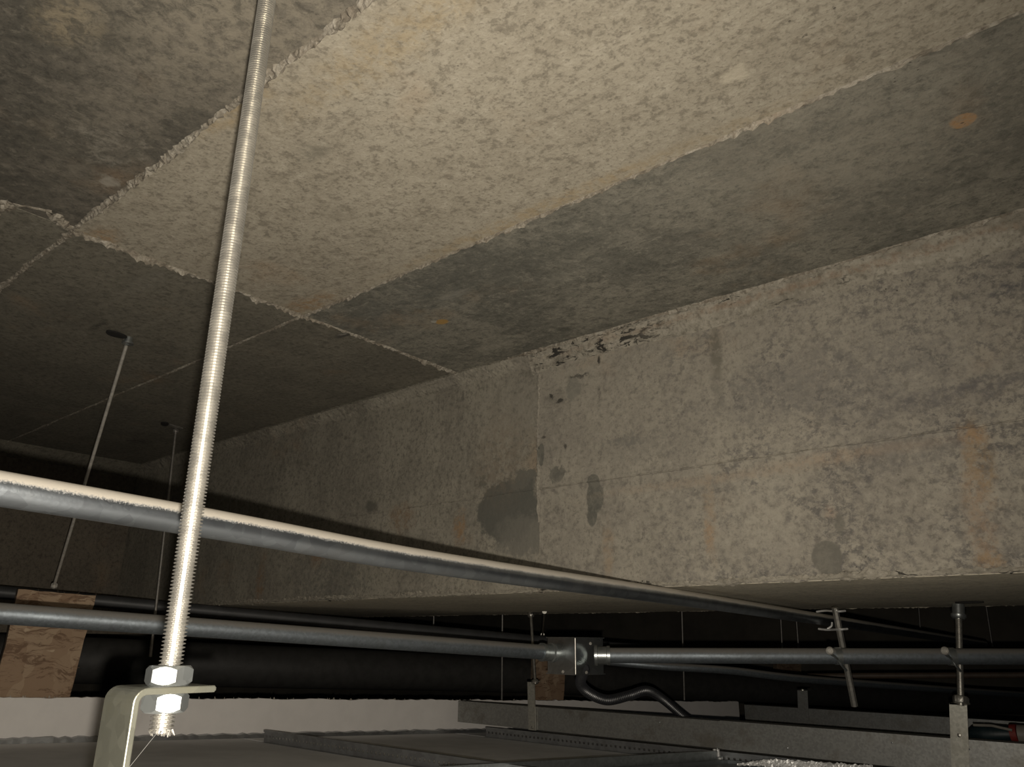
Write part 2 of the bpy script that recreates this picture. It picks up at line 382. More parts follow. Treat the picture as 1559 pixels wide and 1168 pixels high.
def pock(m):      # long ragged voids left in badly packed grout
    t = m.node_tree; b = t.nodes['Principled BSDF']; k = b.inputs['Base Color'].links[0].from_socket
    s = NT.__new__(NT); s.m = m; s.t = t; s.b = b; s.co = t.nodes['Texture Coordinate'].outputs['Object']
    a = s.rng(s.noise(1, 5, .68, s.mapv((34, 60, 120), (0, .12, 0)), .8), .58, .63)
    sx = s.n('ShaderNodeSeparateXYZ'); s.l(s.co, sx.inputs[0]); near = s.math('MULTIPLY', s.rng(sx.outputs[0], XV - .02, XV + .01), s.rng(sx.outputs[0], XV + .30, XV + .16))
    reg = s.math('MAXIMUM', s.rng(s.noise(7, 3, .6), .50, .60), near)
    a = s.math('MAXIMUM', a, s.math('MULTIPLY', near, s.rng(s.noise(1, 5, .68, s.mapv((30, 60, 105), (0, .12, 0)), .8), .53, .58)))
    s.l(s.mix(s.math('MULTIPLY', a, reg), k, (.03, .027, .022)), b.inputs['Base Color'])
pock(m_grout)
m_soffit = concrete('beam_soffit_concrete', (.78, .71, .56), (.60, .55, .43), (.90, .83, .68), [], 47.0, (.5, 2.2, 1), .3, .5)  # underside paler than the beam's face: extra light put into the colour
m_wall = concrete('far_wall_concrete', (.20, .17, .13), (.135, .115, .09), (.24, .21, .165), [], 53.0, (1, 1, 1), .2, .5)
m_far = plain('dark_void_concrete', (.22, .20, .165), .95, 0, .3, 6)
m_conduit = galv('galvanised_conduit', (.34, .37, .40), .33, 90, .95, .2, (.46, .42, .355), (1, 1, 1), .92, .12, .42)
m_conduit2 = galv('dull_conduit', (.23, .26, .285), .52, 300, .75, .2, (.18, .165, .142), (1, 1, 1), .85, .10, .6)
m_rod = galv('zinc_rod', (.60, .58, .53), .36, 200, .86, .15)
m_nut = galv('zinc_nut', (.46, .49, .49), .34, 180, .85, .25)
m_brk = galv('zinc_bracket', (.16, .16, .13), .40, 160, .55, .7, (.26, .25, .17))
m_chan = galv('galvanised_channel', (.42, .42, .40), .47, 300, .72, .6, (.40, .36, .29))
m_chandark = galv('darker_channel', (.24, .245, .24), .5, 300, .75, .6, (.25, .23, .19))  # darker tone of the galvanised channel
m_strap = galv('zinc_strap', (.55, .54, .48), .45, 260, .65, .4, (.45, .42, .33))
m_thin = galv('thin_zinc_rod', (.66, .63, .57), .48, 200, .45, .15)
m_tee = galv('painted_tee_steel', (.40, .41, .42), .40, 80, .8, .4)
m_box = galv('galvanised_box', (.46, .48, .48), .30, 60, .95, .35)
m_sheet = galv('sheet_metal', (.30, .32, .33), .40, 40, .85, .4)
m_dull = galv('dull_far_rod', (.42, .40, .37), .5, 200, .8, .3)
m_black = plain('black_lagging', (.06, .058, .054), .62, 0, .3, 40)
m_slate = plain('dark_grey_pipe', (.055, .056, .058), .5, 0, .3, 30)
m_flex = plain('black_flexible_plastic', (.02, .021, .025), .33, 0, .2, 80)
m_brownp = plain('brown_pipe_paint', (.13, .095, .07), .55, 0, .3, 40)
m_white = plain('white_plasterboard', (.90, .865, .83), .8, 0, .05, 25, .06)
m_paper = plain('torn_board_paper', (.50, .455, .38), .9, 0, .3, 120, .3)
m_tile = plain('ceiling_tile_back', (.86, .86, .86), .85, 0, .12, 12, .08)
m_osb = osb('chipboard')
m_osbedge = plain('chipboard_edge', (.20, .15, .105), .9, 0, .5, 160, .5)
m_hole = plain('dark_slot', (.012, .011, .010), .9, 0, .2, 80)
m_teal = plain('dark_teal_plastic', (.008, .020, .025), .45, 0, .3, 60)
m_red = plain('red_plastic', (.20, .026, .020), .45, 0, .3, 60)
m_cream = plain('off_white_plastic', (.22, .205, .18), .5, 0, .2, 60)
m_bright = galv('bright_metal', (.97, .97, .95), .42, 60, .45, .0)  # near-white metal; gives the added strip its painted glints
m_web = plain('cobweb_fibre', (.10, .10, .095), .8, 0, .1, 60)

# ------------------------------------------------------------------ the setting
XJ = -.879; J1 = .2605; J2 = .5705; YS = YB - .014
XL, XR = -2.10, 2.4
ceil = struct('ceiling', MB().box((-5, -2.2, H + .006), (XR, 5.2, H + .16)), m_dim, 'concrete slab soffit cast in board panels, running overhead')
bands = [-2.2, -1.6, -.98, -.67, -.36, -.0495, J1, J2, YB + .02]
xs = [XL, XJ, .94, XR]
rnd = random.Random(4)
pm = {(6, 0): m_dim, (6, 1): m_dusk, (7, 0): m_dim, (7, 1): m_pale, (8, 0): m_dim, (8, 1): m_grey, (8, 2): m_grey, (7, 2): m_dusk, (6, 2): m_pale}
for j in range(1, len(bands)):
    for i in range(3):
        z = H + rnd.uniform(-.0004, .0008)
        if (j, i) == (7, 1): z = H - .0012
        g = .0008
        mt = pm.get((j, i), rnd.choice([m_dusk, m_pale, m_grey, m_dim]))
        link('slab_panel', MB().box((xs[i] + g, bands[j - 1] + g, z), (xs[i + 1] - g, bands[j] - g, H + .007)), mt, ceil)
dn = V((0, 0, -1)); ex = V((1, 0, 0)); ey = V((0, 1, 0))
def fin(p0, p1, side, w, h, seed, **k): return link('joint_fin', lumpy(p0, p1, dn, side, w, h, seed, **k), m_fin, ceil)
fin((XJ, J1, H), (.4, J1, H), ey, .0080, .0036, 1, var=.75, wander=.0012)
fin((XL, J1, H), (XJ, J1, H), ey, .0085, .0026, 2, var=.75, wander=.0015)
fin((XJ, J2, H - .001), (.9, J2, H - .001), ey, .0040, .0032, 3, var=.7, wander=.0008)
fin((XL, J2, H), (XJ, J2, H), ey, .0045, .0016, 4, wander=.0008)
fin((XJ, J1, H), (XJ, J2, H), ex, .0100, .0048, 5, var=.85, wander=.0022)
fin((XJ, J2, H), (XJ, YS, H), ex, .0080, .0034, 6, var=.7, wander=.0012)
q1, q2, q3 = onz(108, 348, H), onz(80, 322, H), onz(0, 310, H)
fin(q1, q2, ex, .020, .006, 7, var=.9, wander=.002)
fin(q2, q3, ex, .006, .002, 10, var=.8, wander=.003)
fin(onz(22, 308, H), onz(-10, 322, H), ex, .016, .005, 11, var=.9, wander=.002)
fin((.4, J1, H), (XR, J1, H), ey, .007, .003, 8, step=.012)

# beam: core, board-marked face panels, grout at the top, chipped lower arris
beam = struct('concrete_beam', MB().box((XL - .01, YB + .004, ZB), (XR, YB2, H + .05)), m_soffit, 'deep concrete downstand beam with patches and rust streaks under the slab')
def face(x0, x1, z0, z1, y, mt):
    return link('face_panel', MB().box((x0, YB + y, z0), (x1, YB + .006, z1)), mt, beam)
face(XV, XR, ZM, H + .01, 0.0000, m_beam)
face(XV, XR, ZB + .0005, ZM, .0018, m_beam)
face(XL - .005, XV, ZM, H + .01, .0012, m_beamdim)
face(XL - .005, XV, ZB + .0005, ZM, .0006, m_beamdim)
fy = V((0, -1, 0)); ez = V((0, 0, 1))
def bfin(p0, p1, side, w, h, seed, mt=m_fin, **k): return link('joint_fin', lumpy(p0, p1, fy, side, w, h, seed, **k), mt, beam)
bfin((XV, YB, ZM), (XR, YB, ZM), ez, .0022, .0016, 21, mt=m_beam, wander=.0008)
bfin((XL, YB + .001, ZM - .003), (XV, YB + .001, ZM), ez, .003, .0012, 22, mt=m_beamdim, wander=.001)
bfin((XV, YB, ZM - .05), (XV, YB, H - .02), ex, .0045, .0028, 23, mt=m_beam, wander=.0015)
link('arris_chips', lumpy((XL, YB + .0015, ZB + .003), (XR, YB + .0015, ZB + .003), V((0, -.8, -.6)), V((0, -.5, .85)), .009, .0012, 24, var=.6, wander=.0008), m_grout, beam)
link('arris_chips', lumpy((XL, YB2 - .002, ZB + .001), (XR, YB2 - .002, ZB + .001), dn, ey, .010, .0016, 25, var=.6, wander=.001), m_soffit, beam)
def grout(x0, x1, drop, proud, seed, step=.0045):
    r = random.Random(seed); n = int((x1 - x0) / step); m = 9; vs = []; ph = [r.uniform(0, 6) for _ in range(4)]; jit = [0.] * m
    for i in range(n + 1):
        x = x0 + (x1 - x0) * i / n
        e = .0022 * math.sin(x * 23 + ph[0]) + .0013 * math.sin(x * 61 + ph[1]) + r.uniform(-.0011, .0011)
        dz = drop * (1 + .09 * math.sin(x * 17 + ph[2]))
        for k in range(m):
            t = k / (m - 1)
            jit[k] = jit[k] * .75 + .25 * r.uniform(-.0034, .0034); p = proud * (1 - t) ** 1.3 + .004 * math.sin(math.pi * t) * (.5 + .5 * math.sin(x * 37 + ph[3])) + (jit[k] if 0 < k < m - 1 else 0)
            if k == 0: p += e
            vs.append((x, YB - max(p, -.001) + (.002 if k == m - 1 else 0), H + .004 - (dz + .004) * t))
    return link('grout_fillet', MB().add(vs, [(i * m + k, i * m + k + 1, (i + 1) * m + k + 1, (i + 1) * m + k) for i in range(n) for k in range(m - 1)]), m_grout, beam)
grout(XV - .012, XR, .034, .014, 31)
g2 = grout(XL, XV - .012, .022, .016, 32); g2.data.materials[0] = m_beamdim
link('joint_fin', lumpy((XV - .05, YS - .002, H), (XV + .05, YS, H), dn, ey, .010, .004, 33, var=.8, wander=.003), m_fin, beam)
link('joint_fin', lumpy((XV, YS - .001, H), (XR, YS - .001, H), dn, ey, .0045, .0035, 34, var=.9, wander=.002), m_fin, beam)
link('joint_fin', lumpy((XL, YS - .002, H), (XV, YS - .002, H), dn, ey, .004, .002, 35, var=.7, wander=.002), m_dim, beam)

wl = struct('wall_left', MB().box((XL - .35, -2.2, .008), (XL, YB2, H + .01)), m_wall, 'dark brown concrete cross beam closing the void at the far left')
link('slab_haunch', MB().prism([(XL + .05, -2.2, H + .002), (XL - .01, -2.2, H + .002), (XL - .01, -2.2, H - .035)], (0, 3.1, 0)), m_dim, wl)
struct('wall_back', MB().box((-5, 5.0, -3), (XR, 5.2, H + .1)), m_far, 'unlit wall at the far end of the void')
struct('wall_far_left', MB().box((-5, -2.2, -3), (-4.8, 5.2, H + .1)), m_far, 'unlit wall beyond the cross beam')
struct('floor', MB().box((-5, -2.2, -3.1), (XR, 5.2, -3)), m_far, 'unlit room floor far below the void')

# ------------------------------------------------------------------ suspended ceiling: tiles, tees, bulkhead board
def TT(x, y, Y=None): return onplane(x, y, TA, TB)
# bulkhead board standing on the tile edge
bl = TT(0, 1131); bm = TT(400, 1122); br = TT(820, 1112)
bdir = (br - bl); bdir.z = 0; bdir.normalize()
P0 = bl - bdir * 0.55; P1 = bl + bdir * 2.2
bn = V((bdir.y, -bdir.x, 0))          # towards the camera
def strip_at(px, py):                 # the pixel's point on the board's front face
    r = ray(px, py); return r * (bl.dot(bn) / r.dot(bn))
r_ = random.Random(9)
nst = 330; vs = []; th = .0125
top0 = strip_at(0, 1062); top1 = strip_at(700, 1066); 
def ztop(s):
    s0 = (top0 - P0).dot(bdir); s1 = (top1 - P0).dot(bdir)
    return top0.z + (top1.z - top0.z) * (s - s0) / (s1 - s0)
LEN = (P1 - P0).length
for i in range(nst + 1):
    s = LEN * i / nst; b = P0 + bdir * s; zt = ztop(s) + r_.uniform(-.0012, .0008) + .0009 * math.sin(s * 40)
    if r_.random() < .05: zt += r_.uniform(.0005, .002)
    zb = tz(b.y) - .004
    vs += [V((b.x, b.y, zb)), V((b.x, b.y, zt)), V((b.x, b.y, zt + .0006)) - bn * th * .5, V((b.x, b.y, zt - .001)) - bn * th, V((b.x, b.y, zb)) - bn * th]
fs = [(i * 5 + k, (i + 1) * 5 + k, (i + 1) * 5 + (k + 1) % 5, i * 5 + (k + 1) % 5) for i in range(nst) for k in range(5)]
fs += [(4, 3, 2, 1, 0), tuple(nst * 5 + k for k in range(5))]
board = thing('bulkhead_board', 'long white plasterboard upstand with torn top edge behind the ceiling tiles', 'board', P0)
link('panel', MB().add(vs, fs), m_white, board)
# ragged paper along the foot and top
mb = MB(); r_ = random.Random(12)
for i in range(150):
    s = r_.uniform(0, LEN * .7); b = P0 + bdir * s; z0 = ztop(s); h = r_.uniform(.001, .005); w = r_.uniform(.001, .006)
    o = V((b.x, b.y, z0 - .001)) - bn * r_.uniform(.001, th); t = bdir * w
    mb.add([o, o + t, o + t * .5 + V((0, 0, h)) + bn * r_.uniform(-.003, .002), o - bn * .0006], [(0, 1, 2), (1, 3, 2), (3, 0, 2)])
pf = link('torn_paper', mb, m_paper, board); pf['kind'] = 'stuff'
lip = MB()
n = 200
for side in (0,):
    vs = []
    for i in range(n + 1):
        s = LEN * .75 * i / n; b = P0 + bdir * s; z = tz(b.y)
        hh = .0065 + r_.uniform(-.0015, .0015)
        vs += [V((b.x, b.y, z - .001)) + bn * .016, V((b.x, b.y, z + hh)) + bn * .0135, V((b.x, b.y, z + hh + .0012)) + bn * .0005, V((b.x, b.y, z - .001)) + bn * .0005]
    lip.add(vs, [(i * 4 + k, (i + 1) * 4 + k, (i + 1) * 4 + (k + 1) % 4, i * 4 + (k + 1) % 4) for i in range(n) for k in range(4)])
link('edge_trim', lip, m_tee, board)

# tees run along the beam; cross tees run with the board
TH = .020
Y1 = onplane(404, 1112, TA + TH, TB).y; Y2 = 1.485
cdir = V((bdir.x, bdir.y, TB * bdir.y)).normalized()
def board_x(Y): return bl.x + (Y - bl.y) * bdir.x / bdir.y
def tee(name, p, d, L, label, holes=True, group=None, pitch=.0125, htop=TH, mt=None):
    """inverted T with bulb and punched web, p at the foot of the web"""
    t = thing(name, label, 'ceiling grid', p, group); d = V(d).normalized(); s = d.cross(V((0, 0, 1))).normalized(); u = s.cross(d).normalized()
    p = V(p); w = .00055; m_t = mt or m_tee
    link('flange', MB().obox(p - s * .012 - u * .0025, d * L, s * .024, u * .0012), m_t, t)
    # web: three rails and bridges round punched slots
    z1, z2 = htop * .30, htop * .52; zt = htop * .80
    mb = MB(); mb.obox(p - s * w - u * .0014, d * L, s * 2 * w, u * (z1 + .0014)); mb.obox(p - s * w + u * z2, d * L, s * 2 * w, u * (zt - z2 + .001))
    nh = int(L / pitch)
    for i in range(nh + 1):
        mb.obox(p - s * w + u * z1 + d * (i * pitch), d * (pitch * (.58 if holes else 1.)), s * 2 * w, u * (z2 - z1))
    link('web', mb, m_t, t)
    link('bulb', MB().obox(p - s * .0032 + u * zt, d * L, s * .0064, u * (htop - zt)), m_t, t)
    return t
def foot(x, Y): return V((x, Y, tz(Y) + .001))
tee('main_tee', foot(onplane(402, 1112, TA + TH, TB).x, Y1), (1, 0, 0), 2.4, 'punched steel ceiling tee running right from the foot of the white board', pitch=.011)
tee('main_tee', foot(board_x(Y2) + .12, Y2), (1, 0, 0), 1.9, 'punched steel ceiling tee directly under the long galvanised channel', pitch=.0115)
tee('main_tee', foot(board_x(.28) + .02, .28), (1, 0, 0), 2.2, 'steel ceiling tee below the angle bracket, just out of view', pitch=.03)
cA = onplane(670, 1168, TA + .022, TB); cB = onplane(1090, 1144, TA + .022, TB)
cd = (cB - cA); L_ = cd.length
tee('cross_tee', V((cA.x, cA.y, tz(cA.y) + .001)) - cd * .0, cd, L_, 'short cross tee with a shiny top, meeting the tee under the channel', pitch=.03, htop=.022, holes=False, mt=m_nut)

# tiles lie between the tees
def tile(poly, label, mt=m_tile, cat='ceiling tile', name='ceiling_tile'):
    mb = MB(); q = [V((x, y, tz(y) - .001)) for x, y in poly]
    mb.prism(q, (0, 0, -.012)); o = link(name, mb, mt); return tag(o, label, cat)
g = .003
def crossx(Y): return cA.x + (Y - cA.y) * cd.x / cd.y
tile([(board_x(.0) + g, 0), (XR * .5, 0), (XR * .5, .28 - g), (board_x(.28) + g, .28 - g)], 'grey ceiling tile back nearest the phone, just out of view')
tile([(board_x(.28) + g, .28 + g), (.9, .28 + g), (.9, Y1 - g), (board_x(Y1) + g, Y1 - g)], 'grey ceiling tile back at the lower left, beneath the bracket')
tile([(board_x(Y1) + g, Y1 + g), (crossx(Y1) - g, Y1 + g), (crossx(Y2) - g, Y2 - g), (board_x(Y2) + g, Y2 - g)], 'grey ceiling tile back between the white board and the cross tee')
tile([(board_x(Y2) + g, Y2 + g), (1.0, Y2 + g), (1.0, 2.05), (board_x(2.05) + g, 2.05)], 'grey ceiling tile back behind the long galvanised channel')
# metal back of a recessed fitting in the bay right of the cross tee
fit = thing('recessed_fitting', 'sheet-metal back of a recessed ceiling fitting right of the cross tee', 'light fitting', V((crossx(Y1), Y1, tz(Y1))))
q = [V((x, y, tz(y) + .003)) for x, y in [(crossx(Y1) + .014, Y1 + .015), (crossx(Y1) + .9, Y1 + .015), (crossx(Y2) + .9, Y2 - .016), (crossx(Y2) + .014, Y2 - .016)]]
link('back_sheet', MB().prism(q, (0, 0, -.010)), m_sheet, fit)
for (a, b) in ((0, 1), (1, 2), (2, 3), (3, 0)):
    d = q[b] - q[a]; i = V((0, 0, 1)).cross(d).normalized()
    link('rolled_edge', MB().obox(q[a], d, i * .004, V((0, 0, .006))), m_sheet, fit)

# bright clip where the cross tee meets
pc = ony(1091, 1148, Y2 - .012)
clip = thing('tee_clip', 'small bright white twin clip at the joint of the tees', 'clip', pc)
for k in (-1, 1):
    link('prong', MB().tube([pc + V((k * .0035, 0, -.004)), pc + V((k * .0035, -.001, .0085))], .0032, 10), m_bright, clip, True)
link('foot', MB().obox(pc + V((-.010, -.004, -.0085)), V((.020, 0, 0)), V((0, .008, 0)), V((0, 0, .003))), m_bright, clip)

# added crumpled strip, near-white to stand in for glints along the tee
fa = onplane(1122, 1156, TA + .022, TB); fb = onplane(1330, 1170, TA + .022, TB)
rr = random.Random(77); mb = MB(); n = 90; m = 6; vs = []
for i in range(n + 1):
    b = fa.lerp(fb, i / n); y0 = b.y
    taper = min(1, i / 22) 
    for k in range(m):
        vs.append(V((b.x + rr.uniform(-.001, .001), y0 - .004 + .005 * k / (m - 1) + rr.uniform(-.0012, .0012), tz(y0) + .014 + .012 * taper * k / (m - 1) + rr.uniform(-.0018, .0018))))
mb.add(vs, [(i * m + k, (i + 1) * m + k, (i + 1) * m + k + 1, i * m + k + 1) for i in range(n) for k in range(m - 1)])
glint = link('glint_strip', mb, m_bright)
sm_ = glint.modifiers.new('t', 'SOLIDIFY'); sm_.thickness = .0006
tag(glint, 'crumpled bright strip added for the glints under the lower edge of the long channel', 'glint')

# ------------------------------------------------------------------ galvanised channels
def channel(x0, x1, Y, z0, z1, label, depth=.03, group=None, lip=.006, mt=None):
    """C section on edge, web facing the camera"""
    t = .0012
    poly = [(Y, z0), (Y, z1), (Y + depth, z1), (Y + depth, z1 - lip), (Y + depth - t, z1 - lip), (Y + depth - t, z1 - t), (Y + t, z1 - t), (Y + t, z0 + t), (Y + depth - t, z0 + t), (Y + depth - t, z0 + lip), (Y + depth, z0 + lip), (Y + depth, z0)]
    o = thing('steel_channel', label, 'metal channel', (x0, Y, z0), group)
    link('profile', MB().prism([V((x0, y, z)) for y, z in poly], (x1 - x0, 0, 0)), mt or m_chan, o)
    return o
YC = 1.480; zc0, zc1 = -.1895, -.1395
xa = ony(697, 1068, YC).x; xj = ony(1096, 1097, YC).x
ch1 = channel(xa, xj + .05, YC + .0016, zc0 + .0005, zc1 - .0012, 'galvanised steel channel in the middle, its cut end against the white board')
ch2 = channel(xj, 1.6, YC, zc0, zc1, 'galvanised steel channel lapped over its neighbour, running off to the right')
for (px, py, own) in ((1004, 1100, ch1), (1092, 1140, ch1), (1199, 1139, ch2), (1358, 1131, ch2), (1476, 1141, ch2)):
    p = ony(px, py, YC)
    link('rivet', MB().ring(p + V((0, .0012, 0)), fy, [(0.00001, 0), (.0016, 0), (.0013, .0022), (.00001, .0028)], 10), m_nut, own, True)
p1 = onz(1133, 1073, -.140); 
ch3 = channel(p1.x, 1.8, p1.y, -.190, -.140, 'dark galvanised channel further back, behind the long one', mt=m_chandark)

# ------------------------------------------------------------------ pipes and conduits
def conduit(name, pts, r, mat, label, cat='conduit', seg=28, group=None):
    return tag(link(name, MB().tube(pts, r, seg), mat, None, True), label, cat, group)
def extend(a, b, t): return a + (b - a) * t
# upper conduit runs under the beam
cu = [onx(0, 744, -.49), onx(653, 856, -.488), onx(1040, 911, -.487), onx(1250, 943, -.49), onx(1460, 975, -.49)]
a0 = V((-.49, -.9, cu[0].z + .03))
cpts = [a0] + cu + [cu[-1] + (cu[-1] - cu[-2]).normalized() * .35]
def smooth_pts(ps, n=12):
    out = []
    for i in range(len(ps) - 1):
        p0, p1, p2, p3 = ps[max(i - 1, 0)], ps[i], ps[i + 1], ps[min(i + 2, len(ps) - 1)]
        for k in range(n):
            t = k / n
            out.append(.5 * ((2 * p1) + (p2 - p0) * t + (2 * p0 - 5 * p1 + 4 * p2 - p3) * t * t + (3 * p1 - p0 - 3 * p2 + p3) * t ** 3))
    return out + [ps[-1]]
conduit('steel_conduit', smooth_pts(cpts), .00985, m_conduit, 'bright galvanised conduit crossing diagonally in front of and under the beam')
# lower conduit, left and right of the junction box
JB = at(876, 999, 1.275)
c2a, c2b = at(0, 934, .90), at(838, 994, 1.315)
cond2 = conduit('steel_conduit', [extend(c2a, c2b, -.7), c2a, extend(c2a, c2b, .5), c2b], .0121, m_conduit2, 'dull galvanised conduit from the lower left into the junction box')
c3a, c3b = at(905, 998, 1.275), at(1559, 1000, 1.20)
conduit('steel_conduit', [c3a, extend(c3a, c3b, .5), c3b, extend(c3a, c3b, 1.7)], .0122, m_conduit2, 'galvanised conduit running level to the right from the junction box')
# thin conduit behind
c4 = [at(760, 985, 1.75), at(900, 1004, 1.72), at(1000, 1014, 1.70), at(1110, 1021, 1.72), at(1225, 1034, 1.78), at(1440, 1050, 2.0), at(1559, 1058, 2.2)]
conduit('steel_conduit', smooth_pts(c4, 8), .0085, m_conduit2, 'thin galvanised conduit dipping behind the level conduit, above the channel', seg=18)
# dark pipes
pA = [at(-350, 866, 1.33), at(0, 902, 1.50), at(780, 972, 1.92), at(930, 985, 2.0), at(1060, 994, 2.07)]
conduit('service_pipe', pA, .0125, m_slate, 'dark grey pipe behind the chipboard block, just under the beam', 'pipe')
pC = [at(-300, 992, 1.58), at(0, 1001, 1.80), at(400, 1015, 2.06), at(764, 1027, 2.45), at(1100, 1046, 2.85), at(1440, 1064, 3.2), at(1700, 1072, 3.4)]
conduit('lagged_pipe', smooth_pts(pC, 6), .054, m_black, 'thick black lagged pipe running low behind the white board', 'pipe', 32)
conduit('service_pipe', [at(1230, 1030, 2.3), at(1320, 1029, 2.25), at(1559, 1028, 2.1), at(1800, 1028, 2.0)], .0085, m_brownp, 'slim brown pipe under the level conduit at the far right', 'pipe', 18)

# flexible black conduit from the box down behind the channel
fp = [JB + V((.004, .02, -.02)), at(884, 1040, 1.36), at(898, 1056, 1.40), at(925, 1066, 1.44), at(958, 1059, 1.49), at(985, 1052, 1.54), at(1008, 1064, 1.60), at(1042, 1092, 1.66), at(1075, 1115, 1.70)]
sp = smooth_pts(fp, 24); L = [0]
for i in range(1, len(sp)): L.append(L[-1] + (sp[i] - sp[i - 1]).length)
N = 420; rs = []; ps = []
for i in range(N + 1):
    d = L[-1] * i / N; k = max(j for j in range(len(L)) if L[j] <= d + 1e-9); k = min(k, len(sp) - 2)
    ps.append(sp[k].lerp(sp[k + 1], (d - L[k]) / max(1e-9, L[k + 1] - L[k]))); rs.append(.0082 + (.0015 if (i // 2) % 2 else -.0010))
tag(link('flexible_conduit', MB().tube(ps, 0, 14, True, rs), m_flex, None, True), 'black corrugated flexible conduit looping down from the junction box', 'conduit')

# ------------------------------------------------------------------ junction box, one corner towards the camera
jb = thing('junction_box', 'small galvanised steel junction box joining the two lower conduits', 'electrical box', JB)
vdir = V((JB.x, JB.y, 0)).normalized()
e1 = (Matrix.Rotation(math.radians(45), 3, 'Z') @ vdir); e2 = (Matrix.Rotation(math.radians(-45), 3, 'Z') @ vdir)
hb = .0285; wb = .068
o = JB - V((0, 0, hb))
link('body', MB().obox(o, e1 * wb, e2 * wb, V((0, 0, 2 * hb))), m_box, jb)
link('cover_plate', MB().obox(o + V((0, 0, 2 * hb)) - (e1 + e2) * .002, e1 * (wb + .004), e2 * (wb + .004), V((0, 0, .0016))), m_box, jb)
link('base_plate', MB().obox(o - V((0, 0, .0016)) - (e1 + e2) * .002, e1 * (wb + .004), e2 * (wb + .004), V((0, 0, .0016))), m_box, jb)
link('corner_seam', MB().tube([o - (e1 + e2) * .0004, o + V((0, 0, 2 * hb)) - (e1 + e2) * .0004], .0017, 10), m_rod, jb, True)
def connector(c, ax, r):
    h = V(ax).normalized()
    p = link('connector', MB().ring(c, h, [(r, 0), (r + .0045, 0), (r + .0045, .005), (r + .002, .006), (r + .002, .020), (r + .0032, .021), (r + .0032, .026), (r, .026)], 28), m_nut, jb, True)
    link('locking_screw', MB().ring(c + h * .013 + V((0, 0, r + .001)) - V((vdir.x, vdir.y, 0)) * .006, V((0, 0, 1)), [(.0001, 0), (.0022, 0), (.0022, .003), (.0001, .004)], 10), m_rod, p, True)
f1 = JB + e1 * wb * .55; f2 = JB + e2 * wb * .55
d2 = (c2a - c2b).normalized(); d3 = (c3b - c3a).normalized()
connector(c2b + (c2a - c2b).normalized() * -.006, d2, .0119)
connector(c3a, d3, .0120)
for (px, py) in ((899, 980), (893, 1024), (857, 1023)):
    p = at(px, py, 1.272)
    link('screw', MB().ring(p, -vdir, [(.0001, 0), (.0028, 0), (.0024, .002), (.0001, .0028)], 10), m_rod, jb, True)

# ------------------------------------------------------------------ near threaded rod and its angle bracket
r = ray(250, 1080); hd = .372; RX, RY = r.x * hd / math.hypot(r.x, r.y), r.y * hd / math.hypot(r.x, r.y)
z_end = -.0365; zf = -.0188      # flange top
rod = thing('threaded_rod', 'bright zinc threaded rod standing close to the lens, nuts at its foot', 'threaded rod', (RX, RY, z_end))
link('shaft', MB().thread((RX, RY, z_end), (RX, RY, H + .004), .00485, .00155, .00105, 20), m_rod, rod)
link('hex_nut', MB().nut((RX, RY, zf), (0, 0, 1), .0165, .0078, .35, .27), m_nut, rod, True)
link('hex_nut', MB().nut((RX, RY, zf - .0027 - .0078), (0, 0, 1), .0160, .0078, .75, .27), m_nut, rod, True)
mb = MB(); rr = random.Random(3)
for k in range(16):      # burrs of the sawn end
    t = rr.uniform(0, 6.28); q = rr.uniform(.001, .0045); p = V((RX + q * math.cos(t), RY + q * math.sin(t), z_end))
    mb.tube([p + V((0, 0, .0005)), p + V((rr.uniform(-.0012, .0012), rr.uniform(-.0012, .0012), -rr.uniform(.0008, .0022)))], 0, 5, True, [.0007, .0002])
link('sawn_burr', mb, m_rod, rod)
# bracket: flange along +Y, leg below its near end
th = .0027; wx = .026; x0 = RX - wx * .5; ya = RY - .0195; yb = RY + .0150; rad = .0055; zt = zf
prof = []
for k in range(7):
    t = math.pi / 2 * k / 6
    prof.append((ya + rad - rad * math.cos(t), zt - rad + rad * math.sin(t)))
outer = [(ya, -.150)] + prof + [(yb - .0008, zt), (yb, zt - .0008)]
inner = [(yb, zt - th + .0008), (yb - .0008, zt - th)] + [(ya + rad - (rad - th) * math.cos(math.pi / 2 * k / 6), zt - rad + (rad - th) * math.sin(math.pi / 2 * k / 6)) for k in range(6, -1, -1)] + [(ya + th, -.150)]
brk = thing('angle_bracket', 'grey zinc angle bracket clamped by the nuts of the near threaded rod', 'bracket', (RX, ya, -.15))
o = link('strap', MB().prism([V((x0, y, z)) for y, z in outer + inner], (wx, 0, 0)), m_brk, brk)
bv = o.modifiers.new('b', 'BEVEL'); bv.width = .0005; bv.segments = 2; bv.limit_method = 'ANGLE'; bv.angle_limit = math.radians(60)
link('leg_screw', MB().ring((RX, ya, -.09), fy, [(.0001, 0), (.0045, 0), (.004, .002), (.0001, .0028)], 14), m_nut, brk, True)
# cobweb thread from the rod's sawn end
wa, wb_ = V((RX - .002, RY, z_end)), V((RX, ya, z_end - .022))
tag(link('cobweb_thread', MB().tube([wa, wa.lerp(wb_, .5) + V((0, 0, -.0006)), wb_], .00012, 6), m_web), 'fine cobweb thread between the sawn rod end and the bracket', 'cobweb')

